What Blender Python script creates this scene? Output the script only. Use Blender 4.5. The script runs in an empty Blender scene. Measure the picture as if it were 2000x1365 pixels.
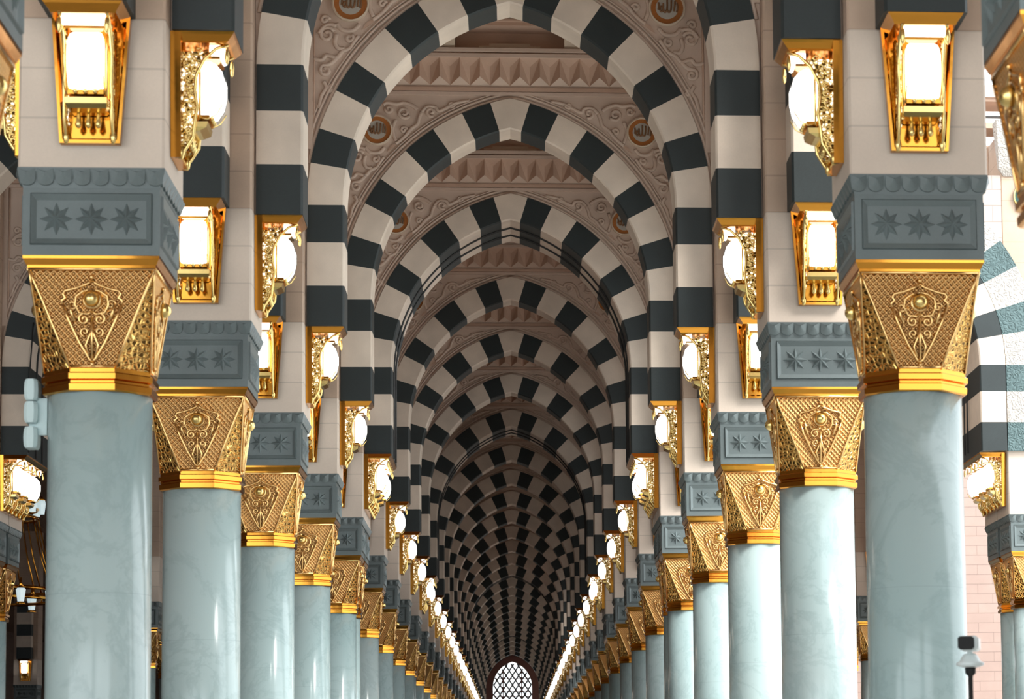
import bpy, math, random
from mathutils import Matrix, Vector
random.seed(7)
SC = bpy.context.scene
COL = SC.collection
PI = math.pi

# ------------------------------------------------------------------ camera
F_PX, PITCH, YAW, ROLL = 4853.7, .0956, .0961, -.0149
c1, s1 = math.cos(YAW), math.sin(YAW); c2, s2 = math.cos(PITCH), math.sin(PITCH); c3, s3 = math.cos(ROLL), math.sin(ROLL)
# rows in world (x right, y depth, z up)
rx = Vector((c1, -s1, 0)); fz = Vector((s1, c1, 0)); up = Vector((0, 0, 1))
ry = up * c2 - fz * s2; rf = up * s2 + fz * c2
cx = rx * c3 + ry * s3; cy = rx * -s3 + ry * c3
cam_d = bpy.data.cameras.new('camera'); cam = bpy.data.objects.new('camera', cam_d); COL.objects.link(cam)
M = Matrix.Identity(4)
for r in range(3):
    M[r][0] = cx[r]; M[r][1] = cy[r]; M[r][2] = -rf[r]
M[0][3] = -.0168; M[1][3] = 0; M[2][3] = 1.65
cam.matrix_world = M
cam_d.sensor_width = 36; cam_d.lens = F_PX / 2000 * 36
cam_d.shift_x = -464.6 / 2000; cam_d.shift_y = 368.14 / 2000
cam_d.clip_end = 600
cam_d.dof.use_dof = True; cam_d.dof.focus_distance = 38; cam_d.dof.aperture_fstop = 4.5
SC.camera = cam

# ------------------------------------------------------------------ light
W = bpy.data.worlds.new('sky'); SC.world = W; W.use_nodes = True
bg = W.node_tree.nodes['Background']; bg.inputs[0].default_value = (.90, .97, 1.0, 1); bg.inputs[1].default_value = 1.9
sd = bpy.data.lights.new('sun', 'SUN'); sun = bpy.data.objects.new('sun', sd); COL.objects.link(sun)
sd.energy = 2.6; sd.angle = math.radians(22); sd.color = (1, .96, .9)
sun.rotation_euler = Vector((-.62, .55, -.75)).to_track_quat('-Z', 'Y').to_euler()
SC.view_settings.view_transform = 'Standard'; SC.view_settings.look = 'None'
SC.view_settings.gamma = 1; SC.view_settings.use_curve_mapping = False
SC.view_settings.exposure = 0.74
SC.cycles.max_bounces = 6; SC.cycles.diffuse_bounces = 4; SC.cycles.glossy_bounces = 3
SC.cycles.transmission_bounces = 2; SC.cycles.caustics_reflective = False; SC.cycles.caustics_refractive = False
SC.cycles.sample_clamp_indirect = 4

# ------------------------------------------------------------------ grid of the hall
A = 3.005; Z1 = 18.384; G = 1.147; JOINTS = (5, 9, 17, 25); LAST = 29
def zp(i): return Z1 + (i - 1) * 6 + G * sum(1 for j in JOINTS if i > j)
ZEND = zp(30) + .5
SPRING = 7.16; CEIL = 12.78

# ------------------------------------------------------------------ materials
class NT:
    def __init__(s, name):
        s.m = bpy.data.materials.new(name); s.m.use_nodes = True; s.t = s.m.node_tree; s.b = s.t.nodes['Principled BSDF']
        s.tc = s.n('ShaderNodeTexCoord'); s.oi = s.n('ShaderNodeObjectInfo')
    def n(s, k, **kw):
        x = s.t.nodes.new(k)
        for a, v in kw.items(): setattr(x, a, v)
        return x
    def l(s, a, b): s.t.links.new(a, b)
    def math(s, op, a, b=None, c=None):
        x = s.n('ShaderNodeMath', operation=op)
        for i, v in enumerate((a, b, c)):
            if v is None: continue
            if isinstance(v, (int, float)): x.inputs[i].default_value = v
            else: s.l(v, x.inputs[i])
        return x.outputs[0]
    def xyz(s):
        x = s.n('ShaderNodeSeparateXYZ'); s.l(s.tc.outputs['Object'], x.inputs[0]); return x.outputs
    def coords(s, shift=9.0):
        v = s.n('ShaderNodeVectorMath', operation='MULTIPLY_ADD')
        s.l(s.oi.outputs['Location'], v.inputs[0]); v.inputs[1].default_value = (1.37, .73, .41)
        s.l(s.tc.outputs['Object'], v.inputs[2]); return v.outputs[0]
    def noise(s, scale, detail=3, vec=None, rough=.5, dist=0):
        x = s.n('ShaderNodeTexNoise'); x.inputs['Scale'].default_value = scale; x.inputs['Detail'].default_value = detail
        x.inputs['Roughness'].default_value = rough; x.inputs['Distortion'].default_value = dist
        s.l(vec if vec is not None else s.coords(), x.inputs['Vector']); return x.outputs['Fac']
    def ramp(s, fac, stops):
        x = s.n('ShaderNodeValToRGB'); s.l(fac, x.inputs[0]); e = x.color_ramp.elements
        while len(e) < len(stops): e.new(.5)
        for q, (p, c) in zip(e, stops): q.position = p; q.color = (*c, 1)
        return x.outputs[0]
    def mix(s, fac, a, b):
        x = s.n('ShaderNodeMix', data_type='RGBA')
        for i, v in ((0, fac), (6, a), (7, b)):
            if isinstance(v, (int, float)): x.inputs[i].default_value = v
            elif isinstance(v, tuple): x.inputs[i].default_value = (*v, 1)
            else: s.l(v, x.inputs[i])
        return x.outputs[2]
    def color(s, c):
        if isinstance(c, tuple): s.b.inputs['Base Color'].default_value = (*c, 1)
        else: s.l(c, s.b.inputs['Base Color'])
    def bump(s, h, strength=.3, dist=.01):
        x = s.n('ShaderNodeBump'); x.inputs['Strength'].default_value = strength; x.inputs['Distance'].default_value = dist
        s.l(h, x.inputs['Height']); s.l(x.outputs[0], s.b.inputs['Normal'])
    def set(s, rough=.5, metal=0, spec=.5):
        s.b.inputs['Roughness'].default_value = rough; s.b.inputs['Metallic'].default_value = metal
        s.b.inputs['Specular IOR Level'].default_value = spec

def stone(name, c, var=.12, rough=.7, course=0, phase=0, vj=0, jc=.72, speck=.10):
    t = NT(name); co = t.coords()
    n1 = t.noise(1.7, 3, co); n2 = t.noise(55, 2, co)
    lo = tuple(x * (1 - var) for x in c); hi = tuple(min(1, x * (1 + var)) for x in c)
    col = t.ramp(n1, [(.3, lo), (.7, hi)])
    col = t.mix(t.math('MULTIPLY', t.math('SUBTRACT', n2, .35), speck * 4), col, tuple(x * .78 for x in c))
    h = t.math('MULTIPLY', n2, .25)
    if course:
        o = t.xyz()
        fr = t.math('FRACT', t.math('DIVIDE', t.math('SUBTRACT', o[2], phase), course))
        j = t.math('MAXIMUM', t.math('LESS_THAN', fr, .022 * .36 / course), t.math('GREATER_THAN', fr, 1 - .022 * .36 / course))
        if vj:
            row = t.math('FLOOR', t.math('DIVIDE', t.math('SUBTRACT', o[2], phase), course))
            u = t.math('ADD', t.math('DIVIDE', t.math('ADD', o[0], o[1]), vj), t.math('MULTIPLY', row, .5))
            j = t.math('MAXIMUM', j, t.math('LESS_THAN', t.math('FRACT', u), .01))
            wn = t.n('ShaderNodeTexWhiteNoise', noise_dimensions='2D'); cb = t.n('ShaderNodeCombineXYZ')
            t.l(t.math('FLOOR', u), cb.inputs[0]); t.l(row, cb.inputs[1]); t.l(cb.outputs[0], wn.inputs['Vector'])
            col = t.mix(t.math('MULTIPLY', wn.outputs['Value'], .18), col, tuple(x * .7 for x in c))
        col = t.mix(j, col, tuple(x * jc for x in c))
        h = t.math('SUBTRACT', h, j)
    t.color(col); t.bump(h, .35, .006); t.set(rough); return t.m

def marble():
    t = NT('marble'); co = t.coords()
    n1 = t.noise(1.3, 4, co, .6, .3); n2 = t.noise(1.6, 7, co, .68, .6); n3 = t.noise(.45, 2, co)
    vein = t.math('ABSOLUTE', t.math('SUBTRACT', n2, .5))
    v = t.math('SUBTRACT', 1, t.math('MINIMUM', t.math('MULTIPLY', vein, 22), 1))
    v = t.math('MULTIPLY', v, t.math('MULTIPLY', n1, .45))
    col = t.ramp(n3, [(.3, (.385, .51, .515)), (.7, (.50, .60, .60))])
    col = t.mix(t.math('MULTIPLY', n1, .35), col, (.34, .46, .465))
    col = t.mix(v, col, (.21, .30, .31))
    o = t.xyz(); fr = t.math('FRACT', t.math('DIVIDE', t.math('SUBTRACT', o[2], 4.49 - 1.47 * 3), 1.47))
    j = t.math('LESS_THAN', fr, .004); col = t.mix(t.math('MULTIPLY', j, .45), col, (.3, .38, .4))
    t.color(col); t.set(.16, 0, .5); return t.m

def gold(name, c=(.70, .31, .045), rough=.16, kind=None):
    t = NT(name); t.set(rough, 1); o = t.xyz()
    if kind == 'lattice':
        u = t.math('ADD', o[0], o[1]); k = PI / .047
        a = t.math('SINE', t.math('MULTIPLY', t.math('ADD', u, o[2]), k)); b = t.math('SINE', t.math('MULTIPLY', t.math('SUBTRACT', u, o[2]), k))
        h = t.math('POWER', t.math('MAXIMUM', t.math('ABSOLUTE', a), t.math('ABSOLUTE', b)), 3)
        t.color(t.mix(t.math('LESS_THAN', h, .30), c, tuple(x*.72 for x in c))); t.bump(h, .8, .02)
    elif kind == 'filigree':
        v = t.n('ShaderNodeTexVoronoi', feature='DISTANCE_TO_EDGE'); v.inputs['Scale'].default_value = 26; t.l(t.tc.outputs['Object'], v.inputs['Vector'])
        e = t.math('MINIMUM', t.math('MULTIPLY', v.outputs['Distance'], 7), 1)
        hole = t.math('GREATER_THAN', v.outputs['Distance'], .20)
        t.color(t.mix(hole, c, (.10, .05, .015))); t.bump(t.math('SUBTRACT', 1, e), .9, .01)
    else:
        n = t.noise(5, 2); t.color(t.mix(n, c, tuple(x * .9 for x in c))); t.bump(n, .12, .01)
    return t.m

def emit(name, c, s):
    t = NT(name); t.b.inputs['Emission Color'].default_value = (*c, 1); t.b.inputs['Emission Strength'].default_value = s
    t.color((.9, .88, .82)); t.set(.3); return t.m

def carved(name, c, scale=9, depth=.03):
    t = NT(name); co = t.coords()
    w = t.n('ShaderNodeTexVoronoi', feature='SMOOTH_F1'); w.inputs['Scale'].default_value = scale; t.l(co, w.inputs['Vector'])
    s = t.math('SINE', t.math('MULTIPLY', w.outputs['Distance'], 24))
    n = t.noise(2, 3, co); t.color(t.ramp(n, [(.3, tuple(x * .88 for x in c)), (.7, c)]))
    t.bump(s, .6, depth); t.set(.75); return t.m

def pierced():                         # brass openwork with the lamp's light in some of its openings
    t = NT('pierced_brass'); v = t.n('ShaderNodeTexVoronoi', feature='DISTANCE_TO_EDGE'); v.inputs['Scale'].default_value = 34; t.l(t.tc.outputs['Object'], v.inputs['Vector'])
    c = t.n('ShaderNodeTexVoronoi', feature='F1'); c.inputs['Scale'].default_value = 34; t.l(t.tc.outputs['Object'], c.inputs['Vector'])
    sp = t.n('ShaderNodeSeparateColor'); t.l(c.outputs['Color'], sp.inputs[0])
    hole = t.math('GREATER_THAN', v.outputs['Distance'], .10)
    lit = t.math('MULTIPLY', hole, t.math('MULTIPLY', t.math('GREATER_THAN', sp.outputs[0], .38), 1.3))
    t.color(t.mix(hole, (.92, .68, .26), (.12, .07, .02))); t.set(.25, 1)
    t.b.inputs['Emission Color'].default_value = (1, .88, .62, 1); t.l(lit, t.b.inputs['Emission Strength'])
    t.bump(t.math('MINIMUM', t.math('MULTIPLY', v.outputs['Distance'], 6), 1), .6, .006); return t.m

MT = {
 'cream': stone('cream_stone', (.72, .605, .50), .12, .65),
 'pier': stone('pier_stone', (.66, .55, .46), .06, .62, .366, 6.067, 0, .80),
 'upper': stone('shaded_pink_pier_stone', (.52, .375, .28), .12, .65, .366, 6.067, 0, .80),  # pink stone, its colour darkened for the shade on the upper pier
 'teal': stone('dark_granite', (.0175, .0255, .0265), .2, .55, speck=.35),
 'pink': stone('pink_stone', (.56, .38, .285), .10, .75),
 'spandrel': stone('spandrel_stone', (.63, .485, .395), .08, .75),
 'abacus': stone('grey_green_marble', (.125, .155, .158), .16, .4, speck=.2),
 'marble': marble(),
 'gold': gold('polished_gold', rough=.13),
 'lattice': gold('gold_lattice', (1.0, .60, .24), .30, 'lattice'),
 'filigree': gold('gold_filigree', (.85, .52, .16), .25, 'filigree'),
 'brass': gold('lantern_brass', (.92, .68, .26), .22),
 'relief': gold('gold_relief', (.90, .58, .24), .2),
 'lamp': emit('lamp_glass', (1, .97, .92), 2.0),
 'glow': emit('inner_glass', (1, .88, .62), .55),
 'crown': emit('crown_glass', (1, .97, .92), 1.6),
 'orange': stone('orange_mosaic', (.44, .155, .035), .25, .5, speck=.4),
 'disc': stone('medallion_stone', (.50, .47, .42), .05, .6),
 'script': stone('script_bronze', (.24, .12, .055), .1, .5),
 'rim': stone('medallion_rim', (.66, .54, .42), .05, .6),
 'green': stone('green_enamel', (.012, .075, .065), .1, .3),
 'white': stone('white_enamel', (.8, .8, .78), .03, .4),
 'seam': stone('dark_seam', (.02, .02, .02), .1, .6),
 'floor': stone('floor_marble', (.62, .61, .58), .05, .3),
 'carpet': stone('red_carpet', (.15, .075, .05), .2, .9, speck=.2),
 'ceil': carved('carved_ceiling', (.40, .28, .21), 5),
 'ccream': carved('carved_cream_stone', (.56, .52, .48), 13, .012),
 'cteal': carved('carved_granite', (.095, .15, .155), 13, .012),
 'blocks': stone('pink_block_wall', (.40, .285, .245), .05, .8, .357, 0, 1.1, .45),
 'blocks2': stone('pale_block_wall', (.52, .43, .385), .05, .8, .285, .03, .9, .6),
 'brown': stone('brown_wall', (.22, .15, .12), .1, .8, .357, 0, 1.1, .7),
 'winframe': stone('red_brown_frame', (.22, .09, .07), .08, .6),
 'tracery': stone('grey_tracery', (.10, .10, .10), .1, .5),
 'black': stone('black_plastic', (.006, .006, .006), .1, .75, speck=0),
 'plastic': stone('white_plastic', (.72, .78, .78), .02, .35, speck=0),
 'spk': stone('speaker_grille', (.55, .68, .69), .03, .5),
  'pierced': pierced(),
 'crystal': emit('chandelier_glass', (.75, .95, 1), .35),
}

# ------------------------------------------------------------------ mesh builder
class MB:
    def __init__(s): s.v = []; s.f = []; s.mi = []; s.sm = []; s.slots = []
    def slot(s, m):
        if m not in s.slots: s.slots.append(m)
        return s.slots.index(m)
    def add(s, vs, fs, m, smooth=False, flip=False):
        b = len(s.v); s.v += [tuple(p) for p in vs]; k = s.slot(m)
        for f in fs:
            f = [b + i for i in f]
            if flip: f.reverse()
            s.f.append(f); s.mi.append(k); s.sm.append(smooth)
    def box(s, x0, x1, y0, y1, z0, z1, m):
        v = [(x0,y0,z0),(x1,y0,z0),(x1,y1,z0),(x0,y1,z0),(x0,y0,z1),(x1,y0,z1),(x1,y1,z1),(x0,y1,z1)]
        s.add(v, [(0,3,2,1),(4,5,6,7),(0,1,5,4),(1,2,6,5),(2,3,7,6),(3,0,4,7)], m)
    def loft(s, rings, m, cap=True, smooth=False, closed=True, mats=None):
        n = len(rings[0]); b = len(s.v)
        for r in rings: s.v += [tuple(p) for p in r]
        for i in range(len(rings) - 1):
            for j in range(n if closed else n - 1):
                q = (b+i*n+j, b+i*n+(j+1)%n, b+(i+1)*n+(j+1)%n, b+(i+1)*n+j)
                s.f.append(list(q)); s.mi.append(s.slot(mats[j] if mats else m)); s.sm.append(smooth)
        if cap:
            k = s.slot(m)
            s.f.append([b+j for j in reversed(range(n))]); s.mi.append(k); s.sm.append(False)
            e = b + (len(rings)-1)*n; s.f.append([e+j for j in range(n)]); s.mi.append(k); s.sm.append(False)
    def lathe(s, prof, m, n=24, c=(0,0), smooth=True, rot=0, cap=True):
        s.loft([[(c[0]+r*math.cos(2*PI*j/n+rot), c[1]+r*math.sin(2*PI*j/n+rot), z) for j in range(n)] for r, z in prof], m, cap, smooth)
    def ball(s, c, r, m, n=12, sq=(1,1,1)):
        k = n // 2
        s.loft([[(c[0]+sq[0]*r*math.sin(PI*i/k+1e-4)*math.cos(2*PI*j/n), c[1]+sq[1]*r*math.sin(PI*i/k+1e-4)*math.sin(2*PI*j/n), c[2]-sq[2]*r*math.cos(PI*i/k)) for j in range(n)] for i in range(k+1)], m, True, True)
    def tube(s, pts, r, m, n=6, closed=False, taper=None):
        P = [Vector(p) for p in pts]; rings = []; N = len(P)
        nrm = None
        for i, p in enumerate(P):
            a = P[(i-1) % N] if (i or closed) else P[0]; b = P[(i+1) % N] if (i < N-1 or closed) else P[-1]
            t = (b - a); t = t.normalized() if t.length > 1e-9 else Vector((0,0,1))
            if nrm is None:
                nrm = t.cross(Vector((0,1,0)));
                if nrm.length < .1: nrm = t.cross(Vector((1,0,0)))
            nrm = (nrm - t * nrm.dot(t)).normalized(); bi = t.cross(nrm)
            rr = r * (taper[i] if taper else 1)
            rings.append([p + nrm*rr*math.cos(2*PI*j/n) + bi*rr*math.sin(2*PI*j/n) for j in range(n)])
        if closed: rings.append(rings[0])
        s.loft(rings, m, not closed, True)
    def poly(s, pts, y0, y1, m):       # polygon in the x,z plane (counter-clockwise seen from -y) extruded along y
        n = len(pts); v = [(x, y0, z) for x, z in pts] + [(x, y1, z) for x, z in pts]
        s.add(v, [list(range(n)), list(range(2*n-1, n-1, -1))] + [(j, j+n, (j+1)%n+n, (j+1)%n) for j in range(n)], m)
    def spin4(s, other):               # four copies of another builder around z
        for k in range(4):
            c, q = round(math.cos(k*PI/2)), round(math.sin(k*PI/2)); b = len(s.v)
            s.v += [(x*c-y*q, x*q+y*c, z) for x, y, z in other.v]
            for f, mi, sm in zip(other.f, other.mi, other.sm):
                s.f.append([b+i for i in f]); s.mi.append(s.slot(other.slots[mi])); s.sm.append(sm)
    def mesh(s, name):
        me = bpy.data.meshes.new(name); me.from_pydata(s.v, [], s.f)
        for m in s.slots: me.materials.append(MT[m])
        me.polygons.foreach_set('material_index', s.mi); me.polygons.foreach_set('use_smooth', s.sm)
        me.update(); return me

def spiral(cx_, cz, r0, turns, a0, sgn=1, y=0, n=22, rend=.18):
    return [(cx_ + r0*(1-(1-rend)*k/n)*math.cos(a0+sgn*turns*2*PI*k/n), y, cz + r0*(1-(1-rend)*k/n)*math.sin(a0+sgn*turns*2*PI*k/n)) for k in range(n+1)]

def smooth(P, n=4):                    # rounded polyline through the points
    out = []
    for i in range(len(P)-1):
        a, b_, c, d = P[max(i-1,0)], P[i], P[i+1], P[min(i+2,len(P)-1)]
        for k in range(n):
            t = k/n; out.append(tuple(.5*(2*q1 + (q2-q0)*t + (2*q0-5*q1+4*q2-q3)*t*t + (3*q1-q0-3*q2+q3)*t**3) for q0,q1,q2,q3 in zip(a,b_,c,d)))
    return out + [P[-1]]
# ------------------------------------------------------------------ object helpers
def obj(name, me, parent=None, loc=(0,0,0)):
    o = bpy.data.objects.new(name, me); COL.objects.link(o); o.location = loc
    if parent: o.parent = parent
    return o
def tag(o, label=None, cat=None, group=None, kind=None):
    if label: o['label'] = label
    if cat: o['category'] = cat
    if group: o['group'] = group
    if kind: o['kind'] = kind
    return o
def structure(name, mb, loc=(0,0,0)): return tag(obj(name, mb.mesh(name), None, loc), kind='structure')
class Kind:                            # a kind of thing: its parts and sub-parts, meshes shared by every copy
    def __init__(s, name): s.name = name; s.parts = []
    def part(s, name, mb, up=-1, detail=0, loc=(0,0,0)):
        s.parts.append((name, mb if isinstance(mb, bpy.types.Mesh) else mb.mesh(name), up, detail, loc)); return len(s.parts) - 1
    def place(s, loc, rot=0, label=None, cat=None, group=None, detail=9, scale=(1,1,1)):
        root = obj(s.name, None, None, loc); root.rotation_euler = (0,0,rot); root.scale = scale
        root.empty_display_size = .2
        tag(root, label, cat, group, 'thing'); made = []
        for name, me, up_, det, lc in s.parts:
            if det > detail: made.append(None); continue
            made.append(obj(name, me, made[up_] if up_ >= 0 else root, lc))
        return root

# ================================================================== setting
b = MB(); b.box(-36, 40, -30, 36, -.3, 0, 'floor'); b.box(-36, 9.6, 36, ZEND+1, -.3, 0, 'carpet'); b.box(9.6, 40, 36, ZEND+1, -.3, 0, 'floor'); structure('floor', b)
b = MB()
b.box(-36, 3.6, -3, ZEND+1, CEIL, CEIL+.4, 'ceil')
b.box(3.6, 12, -3, 16.6, CEIL, CEIL+.4, 'ceil')  # unseen roof added over the near right side to shade its first column
b.box(3.6, 15.6, zp(5)+2.0, 78, CEIL, CEIL+.4, 'ceil'); b.box(3.6, 9.6, 78, zp(12), CEIL, CEIL+.4, 'ceil'); b.box(3.6, 9.6, zp(15), ZEND+1, CEIL, CEIL+.4, 'ceil')  # outer strip of the first slab added to lower bounce light in the vault
structure('ceiling', b)
b = MB(); b.box(-36.4, -36, -3, ZEND+1, 0, CEIL+.4, 'brown'); structure('wall_left', b)
b = MB(); b.box(12, 12.4, -3, 16.6, 0, CEIL+.4, 'brown'); structure('wall_or_light_screen_right', b)  # unseen wall, added to keep side light off the first right column
b = MB(); b.box(9.62, 10, 56, ZEND, 5.3, CEIL+.4, 'brown'); structure('wall_or_light_screen_right', b)  # high screen added to cut the daylight reaching the deep vault
# end wall with the pointed tracery window
def pointed(hw, c, zc, n=14):         # right half then left half of a pointed arch, from right springing over the apex
    R = hw + c; a1 = math.acos(c / R)
    r = [(-c + R*math.cos(a1*k/n), zc + R*math.sin(a1*k/n)) for k in range(n+1)]
    return r + [(-x, z) for x, z in reversed(r[:-1])]
WP = pointed(1.52, .55, 8.95)
def wall_with_opening(mb, prof, x0, x1, z0, z1, y0, y1, m):
    for i in range(len(prof)-1):
        (xa, za), (xb, zb) = prof[i], prof[i+1]
        mb.add([(xa,y0,za),(xb,y0,zb),(xb,y0,z1),(xa,y0,z1),(xa,y1,za),(xb,y1,zb),(xb,y1,z1),(xa,y1,z1)],
               [(0,3,2,1),(4,5,6,7),(0,1,5,4)], m)
    hw = prof[0][0]
    for sx in (-1, 1):
        a, bb = sorted((sx*hw, x1 if sx > 0 else x0)); mb.box(a, bb, y0, y1, z0, z1, m)
b = MB(); wall_with_opening(b, WP, -36, 14, 0, CEIL+.4, 0, .5, 'brown')
b.box(-1.52, 1.52, 0, .5, 0, 4.5, 'brown'); structure('wall_back', b, (0, ZEND, 0))
b = MB()
outer = [(x*1.36, 8.95 + (z-8.95)*1.24) for x, z in WP]
for i in range(len(WP)-1):
    q = [WP[i], WP[i+1], outer[i+1], outer[i]]
    b.add([(x,-.25,z) for x,z in q] + [(x,0,z) for x,z in q], [(0,3,2,1),(0,1,5,4),(2,3,7,6)], 'winframe')
for sx in (-1,1): b.box(min(sx*1.52,sx*2.07), max(sx*1.52,sx*2.07), -.25, 0, 4.3, 8.95, 'winframe')
def inside(x, z): # inside the opening
    if z < 8.95: return abs(x) < 1.52
    return (abs(x)+.55)**2 + (z-8.95)**2 < 2.07**2
for k in range(-9, 10):                # diagonal bars of the tracery with round leaves at the crossings
    for sg in (-1, 1):
        pts = []
        for t in range(0, 68):
            z = 4.4 + t*.1; x = k*.49 + .245 + sg*(z-7.25)*.655
            if inside(x, z): pts.append((x, .2, z))
            else:
                if len(pts) > 1: b.tube(pts, .07, 'tracery', 4)
                pts = []
        if len(pts) > 1: b.tube(pts, .07, 'tracery', 4)
for x in (-.74, .72): b.box(x-.05, x+.05, .1, .26, 4.4, 10.2, 'winframe')
for z in (8.2, 8.6, 7.6, 9.63): b.box(-1.5 if z<9 else -1.35, 1.5 if z<9 else 1.35, .12, .24, z-.03, z+.03, 'winframe')
structure('window_1', b, (0, ZEND, 0))

# ================================================================== column kind
col = Kind('column')
b = MB(); b.lathe([(.50,0),(.50,.16),(.46,.20),(.46,.34),(.43,.38)], 'marble', 8, rot=PI/8, smooth=False); col.part('base', b)
b = MB(); b.lathe([(.372,.37),(.373,2),(.370,4.5)], 'marble', 56); col.part('shaft', b)
R8 = 1/math.cos(PI/8)
b = MB(); b.lathe([(a*R8, z) for a, z in [(.372,4.47),(.388,4.48),(.390,4.525),(.372,4.535),(.372,4.55),(.396,4.56),(.396,4.60),(.380,4.61),(.378,4.64)]], 'gold', 8, rot=PI/8, smooth=False)
col.part('neck_ring', b)
# capital: inverted bell from octagon to square
LV = [(4.635,.372,.155),(4.88,.393,.252),(5.12,.415,.348),(5.25,.428,.405),(5.352,.440,.438)]
def oring(z, a, h): return [(-h,-a,z),(h,-a,z),(a,-h,z),(a,h,z),(h,a,z),(-h,a,z),(-a,h,z),(-a,-h,z)]
b = MB(); b.loft([oring(*l) for l in LV], 'gold', True, False, True, ['lattice','filigree']*4)
q = MB()
q.tube([(h*sx, -a-.004, z) for z, a, h in LV for sx in (1,)], .010, 'relief'); q.tube([(-h, -a-.004, z) for z, a, h in LV], .010, 'relief')
q.tube([(-.155,-.378,4.65),(.155,-.378,4.65)], .012, 'relief'); q.tube([(-.44,-.446,5.345),(.44,-.446,5.345)], .012, 'relief')
b.spin4(q)
def band(z0, z1, h0, h1, m, mb): mb.loft([[(-h,-h,z),(h,-h,z),(h,h,z),(-h,h,z)] for h, z in ((h0,z0),(h1,z1))], m)
band(5.352,5.372,.452,.452,'gold',b); band(5.372,5.415,.458,.478,'gold',b); band(5.415,5.436,.480,.480,'gold',b)
cap = col.part('capital', b)
def fy(z): return -(.372 + (z-4.635)/.717*.068)
sh = MB()
def rel(pts, r=.010, m='relief', k=0): sh.tube([(x, fy(z)-.006-k, z) for x, z in pts], r, m, 6)
for sx in (-1, 1):
    rel([(0,5.262),(sx*.04,5.235),(sx*.12,5.205),(sx*.19,5.19),(sx*.205,5.165),(sx*.185,5.14),(sx*.215,5.12),(sx*.205,5.09)], .011)
    rel([(sx*.205,5.09),(sx*.165,4.98),(sx*.09,4.82),(sx*.02,4.70),(0,4.685)], .012)
    rel([(0,5.20),(sx*.06,5.185),(sx*.11,5.15),(sx*.12,5.09),(sx*.09,5.03),(sx*.03,5.02),(0,5.04)], .009, k=.008)
    rel([(x, z) for x, _, z in spiral(sx*.055, 4.985, .042, 1.3, PI/2, -sx)], .009, k=.008)
    rel([(x, z) for x, _, z in spiral(sx*.050, 4.895, .034, 1.2, -PI/2, sx)], .008, k=.006)
    rel([(x, z) for x, _, z in spiral(sx*.135, 5.09, .036, 1.2, 0, sx)], .008, k=.004)
    rel([(sx*.02,4.72),(sx*.045,4.80),(sx*.02,4.86),(0,4.93)], .010, k=.006)
    rel([(sx*.12,4.97),(sx*.145,5.03),(sx*.155,5.10)], .012, k=.004)
rel([(0,4.70),(0,4.86),(0,5.0)], .010, k=.01)
sh.ball((0, fy(4.665)-.012, 4.665), .018, 'relief', 8); sh.ball((0, fy(5.28)-.012, 5.285), .018, 'relief', 8)
shm = sh.mesh('shield_relief')
bo = MB(); bo.lathe([(.075,0),(.07,.012),(.058,.016)], 'relief', 20, cap=False); bo.ball((0,0,.035), .056, 'brass', 20)
bom = bo.mesh('boss')
def rot4(me, k):                       # mesh turned by k quarter turns (parts stay children without rotation)
    m2 = me.copy(); m2.transform(Matrix.Rotation(k*PI/2, 4, 'Z')); return m2
bom.transform(Matrix.Translation((0, fy(5.127)+.005, 5.127)) @ Matrix.Rotation(PI/2, 4, 'X'))
for k in range(4):
    col.part('shield_relief', rot4(shm, k), cap, 1); col.part('boss', rot4(bom, k), cap, 1)
# abacus
b = MB(); b.box(-.47,.47,-.47,.47,5.437,5.93,'abacus')
q = MB()
fr = [(-.48,5.437,.48,5.93),(-.432,5.518,.432,5.888),(-.418,5.532,.418,5.874),(-.385,5.566,.385,5.835)]
ys = [-.482,-.482,-.470,-.499]
# stepped frame: outer face, recess groove, bevelled raised frame falling inwards to the star panel
def frame(o, i, yo, yi, m, mb):
    v = [(o[0],yo,o[1]),(o[2],yo,o[1]),(o[2],yo,o[3]),(o[0],yo,o[3]),(i[0],yi,i[1]),(i[2],yi,i[1]),(i[2],yi,i[3]),(i[0],yi,i[3])]
    mb.add(v, [(0,1,5,4),(1,2,6,5),(2,3,7,6),(3,0,4,7)], m)
frame((-.482,5.437,.482,5.93),(-.430,5.512,.430,5.890),-.482,-.482,'abacus',q)
frame((-.430,5.512,.430,5.890),(-.430,5.512,.430,5.890),-.482,-.474,'abacus',q)
frame((-.430,5.512,.430,5.890),(-.422,5.520,.422,5.882),-.474,-.500,'abacus',q)
frame((-.422,5.520,.422,5.882),(-.385,5.560,.385,5.838),-.500,-.476,'abacus',q)
q.add([(-.385,-.476,5.560),(.385,-.476,5.560),(.385,-.476,5.838),(-.385,-.476,5.838)], [(0,1,2,3)], 'abacus')
for sxx in (-.247,0,.247):
    c0 = (sxx,-.522,5.702); pts = []
    for j in range(16):
        r = .122 if j % 2 == 0 else .062; a = j*PI/8
        pts.append((sxx + r*math.cos(a), -.4765, 5.702 + r*math.sin(a)))
    v = [c0] + pts
    q.add(v, [(0, 1+j, 1+(j+1) % 16) for j in range(16)], 'abacus')
b.spin4(q); ab = col.part('abacus', b)
b = MB(); b.loft([[(-h,-h,z),(h,-h,z),(h,h,z),(-h,h,z)] for h, z in ((.484,5.925),(.486,5.945),(.492,5.99),(.514,6.045),(.518,6.07))], 'abacus')
q = MB()
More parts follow.
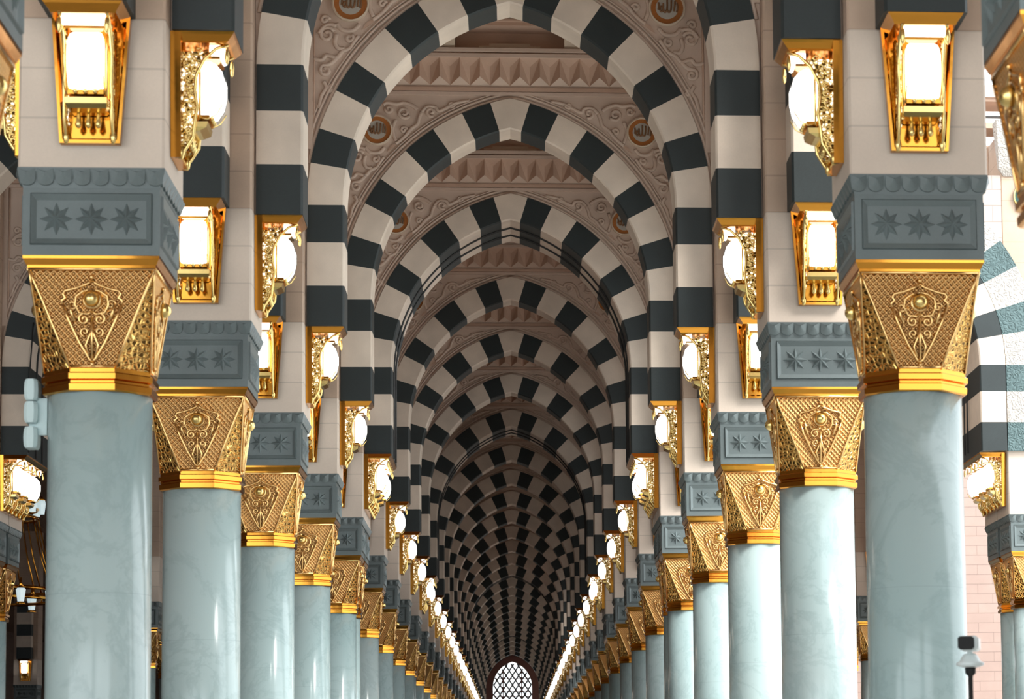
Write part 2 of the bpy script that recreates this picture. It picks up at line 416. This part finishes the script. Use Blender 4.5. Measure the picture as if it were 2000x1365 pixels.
for k in range(8):
    u = -.515 + (k+.5)*1.03/8; w = .058
    v = [(u, -.500, 6.05)]; top = []
    ring = [(u - w, -.520, 6.062), (u-w*.98,-.508,6.00)] + [(u - w*math.cos(PI*j/8), -.503, 5.985-.042*math.sin(PI*j/8)) for j in range(1,8)] + [(u+w*.98,-.508,6.00),(u+w,-.520,6.062)]
    cc = (u, -.540, 6.03)
    q.add([cc] + ring, [(0,1+(j),2+(j)) for j in range(len(ring)-1)], 'abacus')
    back = [(x, -.480, z) for x, _, z in ring]
    q.add(ring + back, [(j, j+len(ring), j+1+len(ring), j+1) for j in range(len(ring)-1)], 'abacus')
b.spin4(q); col.part('scalloped_cornice', b, ab, 0)
def chamfer(h, c, z): return [(-h+c,-h,z),(h-c,-h,z),(h,-h+c,z),(h,h-c,z),(h-c,h,z),(-h+c,h,z),(-h,h-c,z),(-h,-h+c,z)]
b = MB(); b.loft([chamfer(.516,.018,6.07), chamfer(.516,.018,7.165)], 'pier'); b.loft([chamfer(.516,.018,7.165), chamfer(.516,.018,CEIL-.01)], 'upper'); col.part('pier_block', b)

# ================================================================== lantern kinds
def lantern(name, n=1):
    K = Kind(name); ex = (n-1)*.34     # extra half width for the triple lantern of a doubled pier
    b = MB(); wt, wb = .278+ex, .212+ex
    b.loft([[(-w,0,z),(w,0,z),(w,-.03,z),(-w,-.03,z)] for w, z in ((wb,.03),(wt,.958))], 'gold')
    for sx in (-1,1):
        b.loft([[(sx*w,-.03,z),(sx*w,-.075,z),(sx*(w-.022),-.075,z),(sx*(w-.042),-.03,z)][::sx] for w, z in ((wb,.03),(wt,.958))], 'gold')
    b.loft([[(x,-.03,.03),(x,-.075,.03),(x,-.075,.055),(x,-.03,.075)][::-1] for x in (-wb,wb)], 'gold')
    bp = K.part('back_plate', b)
    b = MB()
    def tray(h, y, z): return [(-h,0,z),(-h,y,z),(h,y,z),(h,0,z)]
    b.loft([tray(wt-.05,-.40,.885), tray(wt-.045,-.415,.90), tray(wt-.012,-.452,.94), tray(wt,-.462,.958)], 'gold'); K.part('canopy', b)
    for k in range(n):
        x0 = (k-(n-1)/2)*.66 if n > 1 else 0
        prof = [(-.175,.40),(-.20,.365),(-.25,.355),(-.31,.385),(-.352,.45),(-.372,.54),(-.372,.64),(-.352,.71),(-.31,.76),(-.26,.785),(-.21,.775),(-.175,.72)]
        b = MB()
        def pr(sc, x): return [(x0+x, -.27+(y+.27)*sc, .57+(z-.57)*sc) for y, z in prof]
        b.loft([pr(.86,-.118), pr(.96,-.108), pr(1,-.09), pr(1,.09), pr(.96,.108), pr(.86,.118)], 'lamp', True, False); K.part('glass', b)
        b = MB(); b.loft([[(x0-w,-.27,z),(x0-w,y,z),(x0+w,y,z),(x0+w,-.27,z)] for w, y, z in ((.150,-.335,.815),(.160,-.365,.83),(.162,-.375,.905))], 'crown'); K.part('crown_glass', b, -1, 1)
        b = MB()                        # brass cage and pierced side brackets
        for sx in (-1,1):
            b.tube([(x0+sx*.137,-.20,.34),(x0+sx*.137,-.20,.82)], .009, 'brass', 5); b.tube([(x0+sx*.137,y,z) for y, z in [(-.20,.345),(-.255,.335),(-.32,.37),(-.362,.44)]], .005, 'brass', 4)
            b.tube([(x0+sx*.1155,-.27+(y+.27)*.80,.57+(z-.57)*.80) for y, z in prof[2:9]], .0035, 'tracery', 4); b.tube([(x0+sx*.083,y-.003,z) for y, z in prof[3:8]], .003, 'tracery', 4)
            out = [(-.05,.03),(-.10,.10),(-.155,.19),(-.165,.30),(-.185,.42),(-.165,.54),(-.175,.66),(-.235,.78),(-.32,.86),(-.41,.89)]
            xx = x0 + sx*.165
            b.tube([(xx,y,z) for y, z in out], .014, 'brass', 6); b.tube([(xx,-.055,.05),(xx,-.055,.87)], .012, 'brass', 5)
            rnd = random.Random(3)
            for t_ in range(46):        # scrollwork filling the bracket
                z = .10 + .76*((t_*0.618) % 1); lim = .05
                for (ya, za), (yb, zb) in zip(out, out[1:]):
                    if za <= z <= zb: lim = -(ya + (yb-ya)*(z-za)/(zb-za)); break
                y = -(.07 + (lim-.085)*rnd.random()) if lim > .085 else -.06
                r = .018 + .012*rnd.random()
                sp = spiral(y, z, r, .9, rnd.random()*6, 1, 0, 9, .5)
                b.tube([(xx, p[0], p[2]) for p in sp], .0085, 'brass', 4)
            b.ball((xx,-.398,.80), .03, 'brass', 8, (.7,.6,2.2)); b.ball((xx,-.07,.075), .028, 'brass', 8, (1,1,2))
        K.part('bracket', b, -1, 0)
        b = MB()
        for sx in (-1,1):
            b.poly([(.056,.16),(.056,.84),(.30,.84),(.22,.76),(.165,.66),(.155,.54),(.17,.42),(.15,.30),(.135,.2)][::-1], 0, .006, 'pierced')
            n0 = len(b.v) - 18
            for i in range(n0, len(b.v)):
                x, y, z = b.v[i]; b.v[i] = (x0+sx*(.150)+y, -x, z)
        K.part('pierced_panel', b, -1, 0)
        b = MB(); b.box(x0-.125, x0+.125, -.27, -.06, .335, .37, 'gold'); pass
        b.loft([[(x0-w,-.05,z),(x0-w,y,z),(x0+w,y,z),(x0+w,-.05,z)] for w, y, z in ((.115,-.13,.235),(.135,-.20,.25),(.146,-.25,.275),(.146,-.26,.315))], 'brass'); K.part('shelf', b, -1, 1)
        b = MB(); b.box(x0-.145, x0+.145, -.345, -.20, .788, .808, 'gold'); K.part('rail', b, -1, 1)
        for xb in (-.069,0,.069):
            b = MB(); b.ball((x0+xb,-.28,.352), .019, 'brass', 8); K.part('bead', b, -1, 2)
            b = MB(); b.lathe([(.010,.24),(.014,.215),(.017,.19),(.025,.155),(.023,.14),(.008,.122)][::-1], 'brass', 8, (x0+xb,-.13)); K.part('drop', b, -1, 2)
    return K
lan = lantern('wall_lantern'); lan3 = lantern('triple_wall_lantern', 3)

# ================================================================== arch kinds  (z measured from the springing)
CC, HS, RI, RO = .61, 8.65-SPRING, 2.63, 3.08
ANG = [0,9.8,18,27.6,35.6,46,55.6,64.7,73]
def ring_pts(R, a): return (-CC + R*math.cos(a), HS + R*math.sin(a))
def voussoirs(y0, y1, grooves=(), fan=0):
    b = MB(); ch = .022
    def seg(inn, out, m, sx):
        # inn/out: matching lists of (x,z) along the segment; cross-section has a small chamfer at the soffit edge
        rings = []
        for (xi, zi), (xo, zo) in zip(inn, out):
            L = math.hypot(xo-xi, zo-zi); ux, uz = (xo-xi)/L, (zo-zi)/L
            r = [(sx*(xi+ux*ch), y0, zi+uz*ch), (sx*xo, y0, zo), (sx*xo, y1, zo), (sx*(xi+ux*ch), y1, zi+uz*ch), (sx*xi, y1-ch, zi), (sx*xi, y0+ch, zi)]
            rings.append(r if sx > 0 else r[::-1])
        b.loft([r[::-1] for r in rings], m, True)
    for sx in (-1, 1):
        for z0, z1, m in ((0,.494,'teal'),(.494,1.027,'cream'),(1.027,HS,'teal')):
            seg([(2.02,z0),(2.02,z1)], [(2.47,z0),(2.47,z1)], m, sx)
        for k in range(8):
            a0, a1 = math.radians(ANG[k]), math.radians(ANG[k+1]); m = 'teal' if k % 2 else 'cream'
            if k == 0: m = 'cream'
            n = 3
            seg([ring_pts(RI, a0+(a1-a0)*t/n) for t in range(n+1)], [ring_pts(RO, a0+(a1-a0)*t/n) for t in range(n+1)], m, sx)
        a0 = math.radians(73); ai, ao = math.acos(CC/RI), math.acos(CC/RO)
        seg([ring_pts(RI, a0+(ai-a0)*t/2) for t in range(3)], [ring_pts(RO, a0+(ao-a0)*t/2) for t in range(3)], 'cream', sx)
    for g in grooves:
        pts = [(2.012,g,0),(2.012,g,HS)] + [(ring_pts(RI-.008,math.radians(t))[0], g, ring_pts(RI-.008,math.radians(t))[1]) for t in range(4,77,4)] 
        ap = (0, g, HS + math.sqrt((RI-.008)**2-CC*CC)); full = pts + [ap] + [(-x,y,z) for x,y,z in reversed(pts)]
        b.tube(full, .022, 'seam', 4)
    return b
ZT = 11.86-SPRING                      # top of the spandrel
def arcpts(R, n=20):
    ao = math.acos(CC/R); return [ring_pts(R, ao*t/n) for t in range(n+1)]
def spandrel(y0, y1, m='spandrel', zt=ZT, hw=2.487):
    b = MB(); P = arcpts(RO-.01)
    for sx in (-1,1):
        for (xa,za),(xb,zb) in zip(P, P[1:]):
            v = [(sx*xx,y,zz) for y in (y0,y1) for xx,zz in ((xa,za),(xb,zb),(xb,zt),(xa,zt))]
            b.add(v, [(0,3,2,1),(4,5,6,7)], m, flip=sx < 0)
        b.box(min(sx*2.46,sx*hw), max(sx*2.46,sx*hw), y0, y1, 0, zt, m)
    b.add([(-hw,y0,zt),(hw,y0,zt),(hw,y1,zt),(-hw,y1,zt)], [(0,1,2,3)], m)
    return b
def relief_scrolls(yf, sx):            # carved foliage of one spandrel
    b = MB(); S = SPRING
    spir = [(-2.235,10.79,.10,1.35,.4,1),(-2.25,10.34,.075,1.1,2.0,1),(-1.965,10.75,.055,1.1,1.0,-1),(-2.26,10.975,.055,1.1,0,1),(-1.555,11.45,.095,1.35,-.5,-1),
            (-1.775,11.50,.06,1.2,3,1),(-1.165,11.465,.075,1.1,-1,-1),(-1.56,11.19,.05,1.1,0,1),(-2.19,10.10,.045,1,1,1),(-.86,11.58,.05,1,0,-1)]
    lines = [[(-2.40,10.49),(-2.30,10.47),(-2.24,10.53),(-2.12,10.50),(-2.05,10.58),(-1.96,10.62),(-1.90,10.71),(-1.85,10.78)],
             [(-2.12,10.90),(-2.20,10.92),(-2.28,10.88),(-2.34,10.80)],[(-2.12,10.93),(-2.06,10.86),(-1.98,10.84),(-1.90,10.86),(-1.84,10.93)],
             [(-1.30,11.46),(-1.34,11.36),(-1.36,11.28),(-1.46,11.20),(-1.52,11.12),(-1.60,11.04),(-1.68,10.98)],
             [(-1.68,11.34),(-1.72,11.22),(-1.71,11.12),(-1.67,11.02)],[(-1.30,11.46),(-1.22,11.54),(-1.10,11.54),(-1.05,11.48),(-.95,11.52),(-.80,11.60),(-.6,11.64)],
             [(-2.12,10.50),(-2.20,10.42),(-2.30,10.40)],[(-2.28,10.20),(-2.24,10.12),(-2.30,10.02),(-2.33,9.86)],[(-1.86,11.56),(-1.80,11.60),(-1.66,11.58),(-1.56,11.60),(-1.44,11.56),(-1.36,11.50)],
             [(-2.02,10.62),(-2.1,10.62),(-2.14,10.70),(-2.12,10.80)]]
    for sx in (sx,):
        for x, z, r, t, a, sg in spir: b.tube([(sx*p[0], yf-.004, p[2]-S) for p in spiral(x, z, r, t, a, sg, 0, 16, .25)], .025, 'spandrel', 6)
        for L in lines: b.tube([(sx*x, yf-.002, z-S) for x, z in smooth(L)], .029, 'spandrel', 6)
        b.poly([(sx*x, z-S) for x, z in ([(-1.80,10.86),(-1.70,10.93),(-1.63,11.0),(-1.74,10.96)])][::sx], yf-.015, yf, 'pink')
    return b
def medallion(cx_, cz, y, R, mats=('rim','orange','disc','script')):
    b = MB(); 
    def ringq(r0, y0_, r1, y1_, m):
        n = 40; v = [(cx_+r0*math.cos(2*PI*j/n), y0_, cz+r0*math.sin(2*PI*j/n)) for j in range(n)] + [(cx_+r1*math.cos(2*PI*j/n), y1_, cz+r1*math.sin(2*PI*j/n)) for j in range(n)]
        b.add(v, [(j,(j+1)%n,(j+1)%n+n,j+n) for j in range(n)], m, True)
    ringq(R, y, R, y-.05, mats[0]); ringq(R, y-.05, R*.92, y-.055, mats[0]); ringq(R*.92, y-.055, R*.88, y-.035, mats[0]); ringq(R*.88, y-.035, R*.62, y-.03, mats[1])
    n = 40; b.add([(cx_+R*.62*math.cos(2*PI*j/n), y-.03, cz+R*.62*math.sin(2*PI*j/n)) for j in range(n)], [tuple(range(n))], mats[2])
    s = MB(); k = R*.86
    strokes = [[(.50,.45),(.47,.1),(.44,-.22)], [(.27,.50),(.26,.1),(.22,-.18),(.12,-.28),(.03,-.18),(.01,.05)], [(.01,.55),(.01,.05),(-.04,-.18),(-.13,-.28),(-.22,-.18),(-.24,.05)],
               [(-.24,.30),(-.25,.0),(-.30,-.2),(-.38,-.24),(-.44,-.12),(-.42,.05),(-.34,.08),(-.28,-.02)], [(.62,.30),(.66,.0),(.60,-.28)], [(-.55,.35),(-.52,.1),(-.56,-.12)]]
    for L in strokes: s.tube([(cx_+x*k, y-.036, cz+z*k) for x, z in smooth(L)], R*.058, mats[3], 5)
    return b, s
def trans_arch(name, y0=-.307, y1=.307, grooves=()):
    K = Kind(name); yf = y0+.055
    K.part('voussoirs', voussoirs(y0, y1, grooves))
    K.part('spandrel_wall', spandrel(yf, y1-.055, 'spandrel'))
    b = MB()                            # mouldings along the arch, the sides and the top
    for R, r in ((RO+.025,.026),(RO+.085,.020),(RO+.125,.012)):
        P = arcpts(R, 24); P = [(x, z) for x, z in P if x < 2.45 and z < ZT-.03]
        full = P + ([(-x, z) for x, z in reversed(P)] if P[-1][0] < .02 else [])
        if P[-1][0] < .02: b.tube([(x, yf-.012, z) for x, z in full], r, 'spandrel', 6)
        else:
            for sx in (-1,1): b.tube([(sx*x, yf-.012, z) for x, z in P], r, 'spandrel', 6)
    for sx in (-1,1):
        b.box(min(sx*2.405,sx*2.487), max(sx*2.405,sx*2.487), yf-.035, yf, 9.35-SPRING, ZT-.02, 'spandrel')
        b.tube([(sx*2.39, yf-.01, 9.5-SPRING),(sx*2.39, yf-.01, 11.70-SPRING)], .016, 'pink', 5)
    b.box(-2.487, 2.487, yf-.04, yf, 11.715-SPRING, 11.765-SPRING, 'spandrel'); b.box(-2.487, 2.487, yf-.06, yf, 11.775-SPRING, 11.83-SPRING, 'pink')
    b.box(-2.487, 2.487, yf-.035, yf, 11.83-SPRING, 11.86-SPRING, 'spandrel')
    K.part('moulding', b)
    for sx in (-1,1):
        K.part('carved_scrolls', relief_scrolls(yf, sx), -1, 1)
        m, s = medallion(sx*1.948, 11.18-SPRING, yf, .228); p = K.part('medallion', m, -1, 1); K.part('calligraphy', s, p, 1)
    b = MB(); N = 17; u = 4.974/N; zb, zt = 11.86-SPRING, 12.22-SPRING; h = zt-zb
    T = lambda k: (-2.487+k*u, yf-.27, zt); Q = lambda k: (-2.487+k*u, yf-.25, zb+h*.22); V = lambda k: (-2.487+(k+.5)*u, yf-.16, zt-h*.30); B = lambda k: (-2.487+(k+.5)*u, yf-.04, zb)
    for k in range(N):
        b.add([T(k),T(k+1),V(k)], [(0,2,1)], 'pink')
        b.add([T(k),Q(k),B(k),V(k)], [(0,1,2),(0,2,3)], 'pink'); b.add([T(k+1),Q(k+1),B(k),V(k)], [(2,1,0),(3,2,0)], 'pink')
        if k: b.add([Q(k),B(k-1),B(k)], [(0,1,2)], 'spandrel')
    b.add([Q(0),(-2.487,yf-.005,zb),B(0)], [(0,1,2)], 'spandrel'); b.add([Q(N),B(N-1),(2.487,yf-.005,zb)], [(0,1,2)], 'spandrel')
    for k in range(N): b.add([B(k-1) if k else (-2.487,yf-.04,zb), B(k), (B(k)[0],yf,zb), ((B(k-1) if k else (-2.487,0,0))[0],yf,zb)], [(0,3,2,1)], 'spandrel')
    b.add([(-2.487,yf-.004,zb),(2.487,yf-.004,zb),(2.487,yf+.1,zt),(-2.487,yf+.1,zt)], [(0,1,2,3)], 'pink')
    K.part('prism_frieze', b)
    b = MB(); b.box(-2.487,2.487,yf-.29,y1-.06,zt,zt+.055,'spandrel'); b.box(-2.487,2.487,yf-.25,y1-.06,zt+.055,zt+.08,'pink'); b.box(-2.487,2.487,yf-.32,y1-.06,zt+.08,zt+.13,'spandrel')
    zc = zt+.13
    b.box(-2.487,2.487,yf-.02,y1-.06,zc,CEIL-SPRING-.005,'pink')
    K.part('cornice', b)
    b = MB()
    for sx in (-1,1):
        b.loft([[(sx*.93-.13,yf-.30+dy,z),(sx*.93+.13,yf-.30+dy,z),(sx*.93+.13,yf-.02,z),(sx*.93-.13,yf-.02,z)] for dy, z in ((.05,zc),(.0,zc+.05),(-.06,zc+.2),(-.08,CEIL-SPRING-.01))], 'rim')
    b.box(-.62,.62,yf-.12,yf-.02,zc,zc+.055,'rim'); b.box(-.45,.45,yf-.12,yf-.02,zc+.055,zc+.09,'rim'); b.box(-.30,.30,yf-.14,yf-.02,zc+.02,zc+.12,'rim')
    b.box(-.80,.80,yf-.5,yf-.02,CEIL-SPRING-.07,CEIL-SPRING-.04,'pink'); b.box(-.80,.80,yf-.42,yf-.02,CEIL-SPRING-.12,CEIL-SPRING-.07,'pink')
    K.part('ceiling_bracket', b, -1, 1)
    return K
TA = trans_arch('transverse_arch'); TJ = trans_arch('double_transverse_arch', -.307, .307+G, (.28,.28+.575))
LA = Kind('aisle_side_arch')
LA.part('voussoirs', voussoirs(-.307,.307)); LA.part('spandrel_wall', spandrel(-.25,.25,'spandrel', CEIL-.02-SPRING))
b = MB()
for y in (-.262,.262):
    for R, r in ((RO+.025,.026),(RO+.085,.020)):
        P = [(x,z) for x,z in arcpts(R,20) if x < 2.45]; b.tube([(x,y,z) for x,z in P]+[(-x,y,z) for x,z in reversed(P[:-1])], r, 'spandrel', 5)
    y0, y1 = sorted((y, y*1.25)); b.box(-2.487,2.487,y0,y1,11.80-SPRING,11.88-SPRING,'pink'); b.box(-2.487,2.487,y0,y1,12.3-SPRING,12.4-SPRING,'spandrel')
LA.part('moulding', b)

# ================================================================== place the hall
ORD = ['','first','second','third','fourth','fifth','sixth','seventh','eighth','ninth','tenth','eleventh','twelfth']
SIDE = {-1: 'left', 1: 'right'}
def col_label(s, i, twin=False):
    r = SIDE[s] + ' row'
    if i == 0: return f'blurred nearest column, only its gold capital in the top {SIDE[s]} corner'
    if twin: return f'marble column doubled close behind the {ORD[i]} column from the front of the {r}'
    if i <= 12: return f'{ORD[i]} pale marble column from the front with capital fully in frame, {r}'
    return f'tiny distant marble column deep in the {r} towards the window'
for s in (-1, 1):
    for i in range(0, LAST+1):
        for tw in ((0, 1) if i in JOINTS else (0,)):
            y = zp(i) + (G if tw else 0); far = i > 12
            g = f'columns of the {SIDE[s]} row beside the central aisle' if not far else f'far columns of the {SIDE[s]} row'
            col.place((s*A, y, 0), 0, col_label(s, i, tw) if i <= 12 else col_label(s, i), 'column', g, 9 if i <= 10 else 0)
        # lanterns
        det = 9 if i <= 6 else 1 if i <= 14 else 0
        P = f'{ORD[i]} {SIDE[s]} column' if 0 < i <= 12 else ''
        if i == 0: pass
        elif i in JOINTS:
            lan3.place((s*(A-.518), zp(i)+G/2, 6.2), -s*PI/2, f'triple gold lantern on the aisle side above the doubled {P}' if P else f'far triple gold lantern of the {SIDE[s]} row', 'lantern', f'triple lanterns of the {SIDE[s]} row', det)
        else:
            lan.place((s*(A-.518), zp(i), 6.2), -s*PI/2, f'gold lantern in profile on the aisle side above the {P}' if P else f'one of the far glowing gold lanterns lining the {SIDE[s]} row', 'lantern', f'aisle-side lanterns of the {SIDE[s]} row', det)
        if 0 < i <= 12:
            lan.place((s*A, zp(i)-.518, 6.2), 0, f'gold lantern facing the camera above the {P}', 'lantern', f'lanterns facing the camera on the {SIDE[s]} row', det)
        elif i > 12:
            lan.place((s*A, zp(i)-.518, 6.2), 0, f'one of the far camera-facing gold lanterns of the {SIDE[s]} row', 'lantern', f'far camera-facing lanterns of the {SIDE[s]} row', 0)
        if i == 1 and s < 0:
            lan.place((s*(A+.518), zp(i), 6.2), s*PI/2, f'gold lantern on the outer side of the {P}, facing the side aisle', 'lantern', 'outer-side lanterns of the left row', det)
        # arches along the row
        if i < LAST:
            ya, yb = zp(i) + (G if i in JOINTS else 0), zp(i+1)
            lab = (f'striped arch along the {SIDE[s]} row between its {ORD[i] if i else "nearest blurred"} and {ORD[i+1]} full columns' if i < 12 else f'far striped arch along the {SIDE[s]} row, almost edge-on')
            LA.place((s*A, (ya+yb)/2, SPRING), PI/2, lab, 'arch', f'striped arches along the {SIDE[s]} row', scale=(.9965,1,1))
for i in range(1, LAST+1):
    lab = f'{ORD[i]} black and cream striped arch over the central aisle' + (', legs only' if i == 1 else '') if i <= 12 else 'small far striped arch in the dim end of the central aisle'
    if i in JOINTS and i <= 12: lab = f'{ORD[i]} striped arch over the central aisle, extra deep with dark seams'
    (TJ if i in JOINTS else TA).place((0, zp(i), SPRING), 0, lab, 'arch', 'striped arches over the central aisle', 9 if i <= 12 else 0)

# ---- left side aisle
B2 = 3*A
for i in range(3, 6):
    (TJ if i in JOINTS else TA).place((-2*A, zp(i), SPRING), 0, f'striped arch over the left side aisle beside the {ORD[i]} left column', 'arch', 'striped arches over the left side aisle')
for s in (-1, 1):
    for i, tw in ((5,0),(5,1),(8,0),(9,0)):
        y = zp(i) + (G if tw else 0)
        w = {5: 'outer column cut by the picture edge beside the fifth', 8: 'outer column seen in the gap beyond the eighth', 9: 'outer column far behind beyond the ninth'}[i]
        col.place((s*B2, y, 0), 0, f'{"rear " if tw else ""}{w} {SIDE[s]} column', 'column', f'outer columns on the {SIDE[s]}')
    lan3.place((s*(B2-.518), zp(5)+G/2, 6.2), -s*PI/2, f'triple gold lantern glowing at the {SIDE[s]} picture edge, on the outer doubled pier', 'lantern', 'triple lanterns on the outer piers')
for s in (-1, 1):
    lan.place((s*B2, zp(8)-.518, 6.2), 0, f'gold lantern facing the camera on the outer {SIDE[s]} pier beyond the eighth column', 'lantern', 'lanterns on outer piers')
# far pier of the left hall with its lantern
col.place((-21.04, 110.9, 0), 0, 'far dark column with lantern at the lower left picture edge', 'column')
lan.place((-21.04, 110.9-.518, 6.2), 0, 'small far gold lantern low at the left picture edge', 'lantern')
b = MB()
for k, m in enumerate(('teal','cream','teal','cream','teal','cream')): b.box(-.31,.31,-.45,0,.5*k,.5*k+.5,m)
tag(obj('striped_pilaster', b.mesh('striped_pilaster'), None, (-21.04,110.9-.518,7.17)), 'dim striped pilaster above the small far lantern at lower left', 'pilaster')

# ---- right court facade: arch of the fifth bay, lit by the open court
FA = Kind('court_facade_arch'); FA.part('voussoirs', voussoirs(-.62,.307+G))
b = MB()
for sx in (1,):
    for z0, z1, m in ((0,.494,'cteal'),(.494,1.027,'ccream'),(1.027,HS,'cteal')): b.box(2.49, 3.62, -.60, -.522, z0, z1, m)
    for k in range(8):
        a0, a1 = math.radians(ANG[k]), math.radians(ANG[k+1]); m = 'cteal' if k % 2 else 'ccream'
        pts = [ring_pts(RO+.015, a0), ring_pts(3.75, a0), ring_pts(3.75, (a0+a1)/2), ring_pts(3.75, a1), ring_pts(RO+.015, a1), ring_pts(RO+.015,(a0+a1)/2)]
        b.poly(pts, -.60, -.528, m)
FA.part('carved_outer_band', b)
FA.part('block_wall', spandrel(-.525, .25, 'blocks2', 12.0-SPRING, 2.487))
b = MB(); b.box(3.53, 9, -.52, .25, 1.0, 12.0-SPRING, 'blocks2'); FA.part('block_wall', b)
b = MB(); b.box(-2.4, 9, -.30,.3, 12.90-SPRING, 13.0-SPRING,'pink'); b.box(-2.4,9,-.36,.3,13.36-SPRING,13.42-SPRING,'pink'); b.box(-2.4,9,-.42,.3,13.42-SPRING,13.64-SPRING,'spandrel')
b.box(-2.4,9,-.04,.04,13.16-SPRING,13.19-SPRING,'tracery')
FA.part('upper_beam', b)
b = MB()
for x in (1.0, 2.62, 4.2):
    b = MB(); b.loft([[(x-w,y-.27,z-SPRING),(x+w,y-.27,z-SPRING),(x+w,-.53,z-SPRING),(x-w,-.53,z-SPRING)] for w, y, z in ((.08,-.27,11.98),(.18,-.36,12.1),(.22,-.52,12.5),(.26,-.62,12.9))], 'ccream'); FA.part('corbel', b)
FA.place((2*A, zp(5), SPRING), 0, 'sunlit striped arch of the courtyard front at the right picture edge', 'arch')
m, s_ = medallion(0, 0, 0, .26, ('brass','green','green','white')); o = tag(obj('round_plaque', m.mesh('round_plaque'), None, (8.97, zp(5)-.53, 11.62)), 'round green plaque with gold rim and white script on pale wall at right', 'plaque'); obj('calligraphy', s_.mesh('calligraphy'), o)
b = MB(); b.box(10.2, 40, 0, .5, 0, 17, 'blocks'); structure('wall_or_light_screen_right', b, (0, 90, 0))

# ---- cables along the court pier and the left pier
for nm, x, lab in (('right', 2*A+2.02-.0, 'pair of thin black cables running down the striped court arch at right'), ('left', -2*A+ .0, None)):
    if lab:
        b = MB()
        for d in (.45,.75): b.tube([(x-.035, zp(5)+d, 7.25),(x-.035, zp(5)+d, 8.6)], .014, 'seam', 5)
        tag(obj('cable', b.mesh('cable')), lab, 'cable')
b = MB(); b.tube([(-8.47+.45, zp(5)-.32, 7.2),(-8.47+.45, zp(5)-.32, 8.6),(-8.47+.5, zp(5)-.32, 9.4)], .012, 'seam', 5)
tag(obj('cable', b.mesh('cable')), 'thin black cable down the striped side aisle arch at left', 'cable')

# ---- chandelier in the left court
CH = Kind('chandelier'); b = MB()
def circ(r, z, n=40): return [(r*math.cos(2*PI*j/n), r*math.sin(2*PI*j/n), z) for j in range(n)]
for r, z in ((1.5,0),(1.5,.22),(1.05,1.9),(1.05,2.1)): b.tube(circ(r,z), .04, 'gold', 6, True)
for j in range(16):
    a = 2*PI*j/16; b.tube([(1.5*math.cos(a),1.5*math.sin(a),0),(1.5*math.cos(a),1.5*math.sin(a),.22)], .02, 'gold', 5)
    b.tube([(1.5*math.cos(a),1.5*math.sin(a),.22),(1.25*math.cos(a),1.25*math.sin(a),1.0),(1.05*math.cos(a),1.05*math.sin(a),1.9)], .018, 'gold', 5)
b.lathe([(.05,-.4),(.25,-.1),(.1,.3),(.08,2.3),(.3,2.6),(.04,2.9),(.03,5.0)], 'gold', 16)
fr_ = CH.part('frame', b)
for j in range(12):
    a = 2*PI*j/12; x, y = 1.62*math.cos(a), 1.62*math.sin(a)
    b = MB(); b.lathe([(.07,-.13),(.11,.15),(.08,.18)], 'crystal', 8, (x,y), False); b.lathe([(.12,-.19),(.09,-.13)], 'gold', 8, (x,y)); b.lathe([(.09,.18),(.02,.32),(.02,.42)], 'gold', 8, (x,y)); CH.part('lamp', b)
    x, y = 1.12*math.cos(a), 1.12*math.sin(a)
    b = MB(); b.lathe([(.07,2.0),(.10,2.24),(.08,2.32)], 'crystal', 8, (x,y), False); b.lathe([(.11,2.32),(.02,2.42)], 'gold', 8, (x,y)); CH.part('lamp', b)
CH.place((-12.0, 58.6, 5.95), .1, 'large gold ring chandelier with pale glass lamps in the dim hall at far left', 'chandelier')

# ---- loudspeaker on the first left column
SP = Kind('loudspeaker')
for k in range(3):
    b = MB(); z = .02 + k*.165 - (.02 if k == 0 else 0)
    b.loft([[(x, y, z+zz) for x, y in [(-w,-.07),(-w*.5,-.085),(w*.5,-.085),(w,-.06),(w,.06),(-w,.06)]] for w, zz in ((.036,0),(.046,.02),(.050,.08),(.046,.135),(.036,.155))], 'spk'); SP.part('driver_box', b)
b = MB(); b.box(-.02,.108,-.02,.02,.10,.37,'spk'); SP.part('bracket', b)
SP.place((-3.488, Z1-.02, 4.10), 0, 'pale three-lobed loudspeaker clamped to the outer side of the first left column', 'loudspeaker')

# ---- surveillance camera on a pole in front
CV = Kind('surveillance_camera'); b = MB(); b.lathe([(.06,0),(.06,.02),(.014,.03),(.014,2.20),(.030,2.215),(.032,2.25)], 'black', 16); CV.part('pole', b)
b = MB(); b.lathe([(.045,2.25),(.078,2.262),(.080,2.275),(.060,2.285),(.045,2.315),(.030,2.33)], 'plastic', 24); CV.part('base_plate', b)
b = MB(); b.loft([[(x*.055*k, y, 2.385+z*.042*k) for x, z in [(-1,-.7),(-.7,-1),(.7,-1),(1,-.7),(1,.7),(.7,1),(-.7,1),(-1,.7)]] for k, y in ((.8,-.10),(1,-.085),(1,.10),(.85,.115))], 'plastic'); b.box(-.015,.015,-.02,.03,2.32,2.35,'plastic'); 
h = CV.part('housing', b)
b = MB(); b.loft([[(x*.046*k-.014, y, 2.385+z*.038*k) for x, z in [(-1,-.7),(-.7,-1),(.7,-1),(1,-.7),(1,.7),(.7,1),(-.7,1),(-1,.7)]] for k, y in ((1,-.098),(1,-.128),(.9,-.132))], 'black'); CV.part('lens_face', b, h)
CV.place((2.585, 14, 0), -.25, 'blurred white surveillance camera with black face on a pole, lower right', 'camera')
